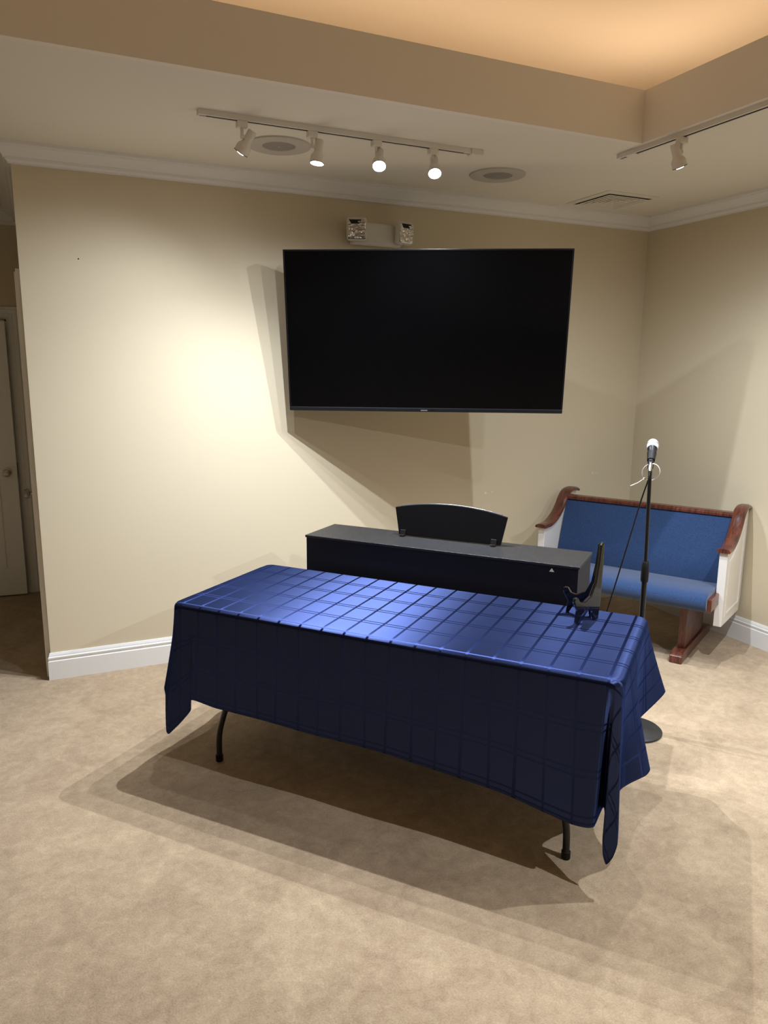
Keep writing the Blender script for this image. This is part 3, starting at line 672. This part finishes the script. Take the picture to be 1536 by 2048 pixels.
# loose white cable tie round the stand top
zt = thing('cable_tie', (MX, MY, 0), 0, 'loose white plastic tie looped around the top of the microphone stand', 'cable tie')
R0, U0 = Vector((math.cos(YAW), -math.sin(YAW), 0)), Vector((0, 0, 1)); F0 = Vector((math.sin(YAW), math.cos(YAW), 0))
lc = Vector((lx, ly, TOPZ-0.022))
loop = []
for k in range(25):
    a_ = -2.2+2*PI*k/24*0.97
    rx = 0.030; rz_ = 0.040
    loop.append(lc+R0*(rx*math.cos(a_)+0.004)+U0*(rz_*math.sin(a_))-F0*(0.020*math.sin(a_+2.2)*0+0.028*math.cos(a_*1.0-0.6)))
MB().tube(loop, 0.0022, 8).build('loop', 'zip', zt, smooth=60)
hd = loop[0]
MB().box(-0.005, 0.005, -0.004, 0.004, -0.0045, 0.0045).build('lock_head', 'zip', zt, bevel=0.001, loc=hd)
MB().tube([hd, hd-R0*0.028-U0*0.020, hd-R0*0.060-U0*0.034], 0.002, 8).build('tail', 'zip', zt, smooth=60)

# ------------------------------------------------------------------ pew across the corner
PO = (-0.565, -0.703, 0); PY = -1.051; LW = 1.062
pw = thing('church_pew', PO, PY, 'short church pew with blue upholstery and white ends across the room corner', 'pew')
# seat cushion: rounded front, crease at y=0
def extr(prof, x0, x1, n=1):
    return MB().prism(prof, x0, x1, lambda u, v, w: (w, u, v))
seat = [(0.02, 0.36), (-0.25, 0.345), (-0.36, 0.345), (-0.405, 0.360), (-0.428, 0.392), (-0.430, 0.425), (-0.415, 0.447), (-0.38, 0.460), (-0.30, 0.464), (-0.15, 0.452), (0.0, 0.428), (0.03, 0.42)]
extr(seat, -LW/2+0.004, LW/2-0.004).build('seat_cushion', 'fabric', pw, smooth=50, bevel=0.004)
extr([(-0.20, 0.325), (0.0, 0.325), (0.05, 0.355), (-0.20, 0.348)], -LW/2+0.004, LW/2-0.004).build('seat_board', 'wood', pw)
back = [(0.0, 0.405), (-0.012, 0.44), (0.020, 0.56), (0.068, 0.70), (0.118, 0.822), (0.150, 0.822), (0.12, 0.70), (0.07, 0.56), (0.04, 0.40)]
extr(back, -LW/2+0.004, LW/2-0.004).build('back_cushion', 'fabric', pw, smooth=50, bevel=0.004)
extr([(0.150, 0.820), (0.175, 0.820), (0.09, 0.40), (0.041, 0.40)], -LW/2+0.004, LW/2-0.004).build('back_board', 'wood', pw)
extr([(0.106, 0.820), (0.182, 0.822), (0.184, 0.838), (0.172, 0.846), (0.120, 0.846), (0.108, 0.838)], -LW/2, LW/2).build('top_rail', 'wood', pw, bevel=0.003)
# end panels with S-curved caps
scurve = [(-0.240, 0.672), (-0.20, 0.672), (-0.14, 0.672), (-0.08, 0.684), (-0.02, 0.708), (0.04, 0.745), (0.085, 0.787), (0.12, 0.825), (0.165, 0.852), (0.22, 0.862), (0.275, 0.858), (0.32, 0.848)]
sc = catmull([(u, v, 0) for u, v in scurve], 4)
for s_ in (-1, 1):
    xi, xo = s_*(LW/2+0.002), s_*(LW/2+0.046)
    x0, x1 = min(xi, xo), max(xi, xo)
    outl = [(p.x, p.y-0.002) for p in sc if p.x <= 0.30 and p.x >= -0.222]
    pan = [(-0.222, 0.232)]+[(-0.222, 0.668)]+outl[1:]+[(0.30, 0.30), (0.27, 0.205)]
    ep = extr(pan, x0, x1).build('end_panel', 'pewwhite', pw, bevel=0.002)
    # raised moulding frame on the outer face
    fr = [(-0.165, 0.275), (-0.165, 0.615), (-0.10, 0.622), (0.0, 0.660), (0.075, 0.720), (0.13, 0.78), (0.19, 0.805), (0.235, 0.80), (0.225, 0.262)]
    inn = [(-0.145, 0.295), (-0.145, 0.597), (-0.095, 0.603), (0.010, 0.642), (0.088, 0.705), (0.14, 0.762), (0.19, 0.785), (0.216, 0.78), (0.207, 0.281)]
    for side, sg in ((xo, s_), (xi, -s_)):
        vs = []; fs = []; n_ = len(fr)
        for (pts_, d_) in ((fr, 0.0), (fr, 0.004), (inn, 0.006), (inn, 0.0)):
            vs += [(side+sg*d_, u, v) for u, v in pts_]
        for k_ in range(3):
            for j in range(n_): fs.append((k_*n_+j, k_*n_+(j+1) % n_, (k_+1)*n_+(j+1) % n_, (k_+1)*n_+j))
        if sg == s_: MB().add(vs, fs).build('panel_moulding', 'pewwhite', ep)
    # cap: flat strip with rounded section following the curve
    cw0, cw1 = x0-0.013, x1+0.013
    m = MB(); vs = []; fs = []
    sec = [(cw0, 0.0), (cw0-0.003, 0.008), (cw0+0.002, 0.017), (cw0+0.018, 0.024), (cw1-0.018, 0.024), (cw1-0.002, 0.017), (cw1+0.003, 0.008), (cw1, 0.0)]
    for i, p in enumerate(sc):
        a_, b_ = sc[max(i-1, 0)], sc[min(i+1, len(sc)-1)]; d = (b_-a_).normalized(); nn = Vector((-d.y, d.x, 0))
        for (x, hh) in sec: q = p+nn*hh; vs.append((x, q.x, q.y))
    ns = len(sec)
    for i in range(len(sc)-1):
        for k_ in range(ns): fs.append((i*ns+k_, i*ns+(k_+1) % ns, (i+1)*ns+(k_+1) % ns, (i+1)*ns+k_))
    fs += [tuple(range(ns)), tuple(range(len(sc)*ns-1, (len(sc)-1)*ns-1, -1))]
    tag(m.add(vs, fs).build('arm_cap', 'wood', ep, smooth=35), 'carved reddish wooden arm cap')
    xa, xb = sorted((s_*(LW/2-0.028), s_*(LW/2+0.020)))
    MB().box(xa, xb, -0.400 if s_ > 0 else -0.40, -0.222, 0.360, 0.432).build('seat_end_block', 'wood', pw, bevel=0.004)
    ped = MB().box(s_*0.371-0.021, s_*0.371+0.021, -0.235, 0.20, 0.066, 0.335).build('pedestal', 'wood', pw, bevel=0.003)
    run = [(-0.345, 0.0), (0.36, 0.0), (0.36, 0.048), (0.26, 0.066), (-0.26, 0.066), (-0.318, 0.062), (-0.345, 0.044)]
    extr(run, s_*0.371-0.036, s_*0.371+0.036).build('runner_foot', 'wood', ped, bevel=0.005)
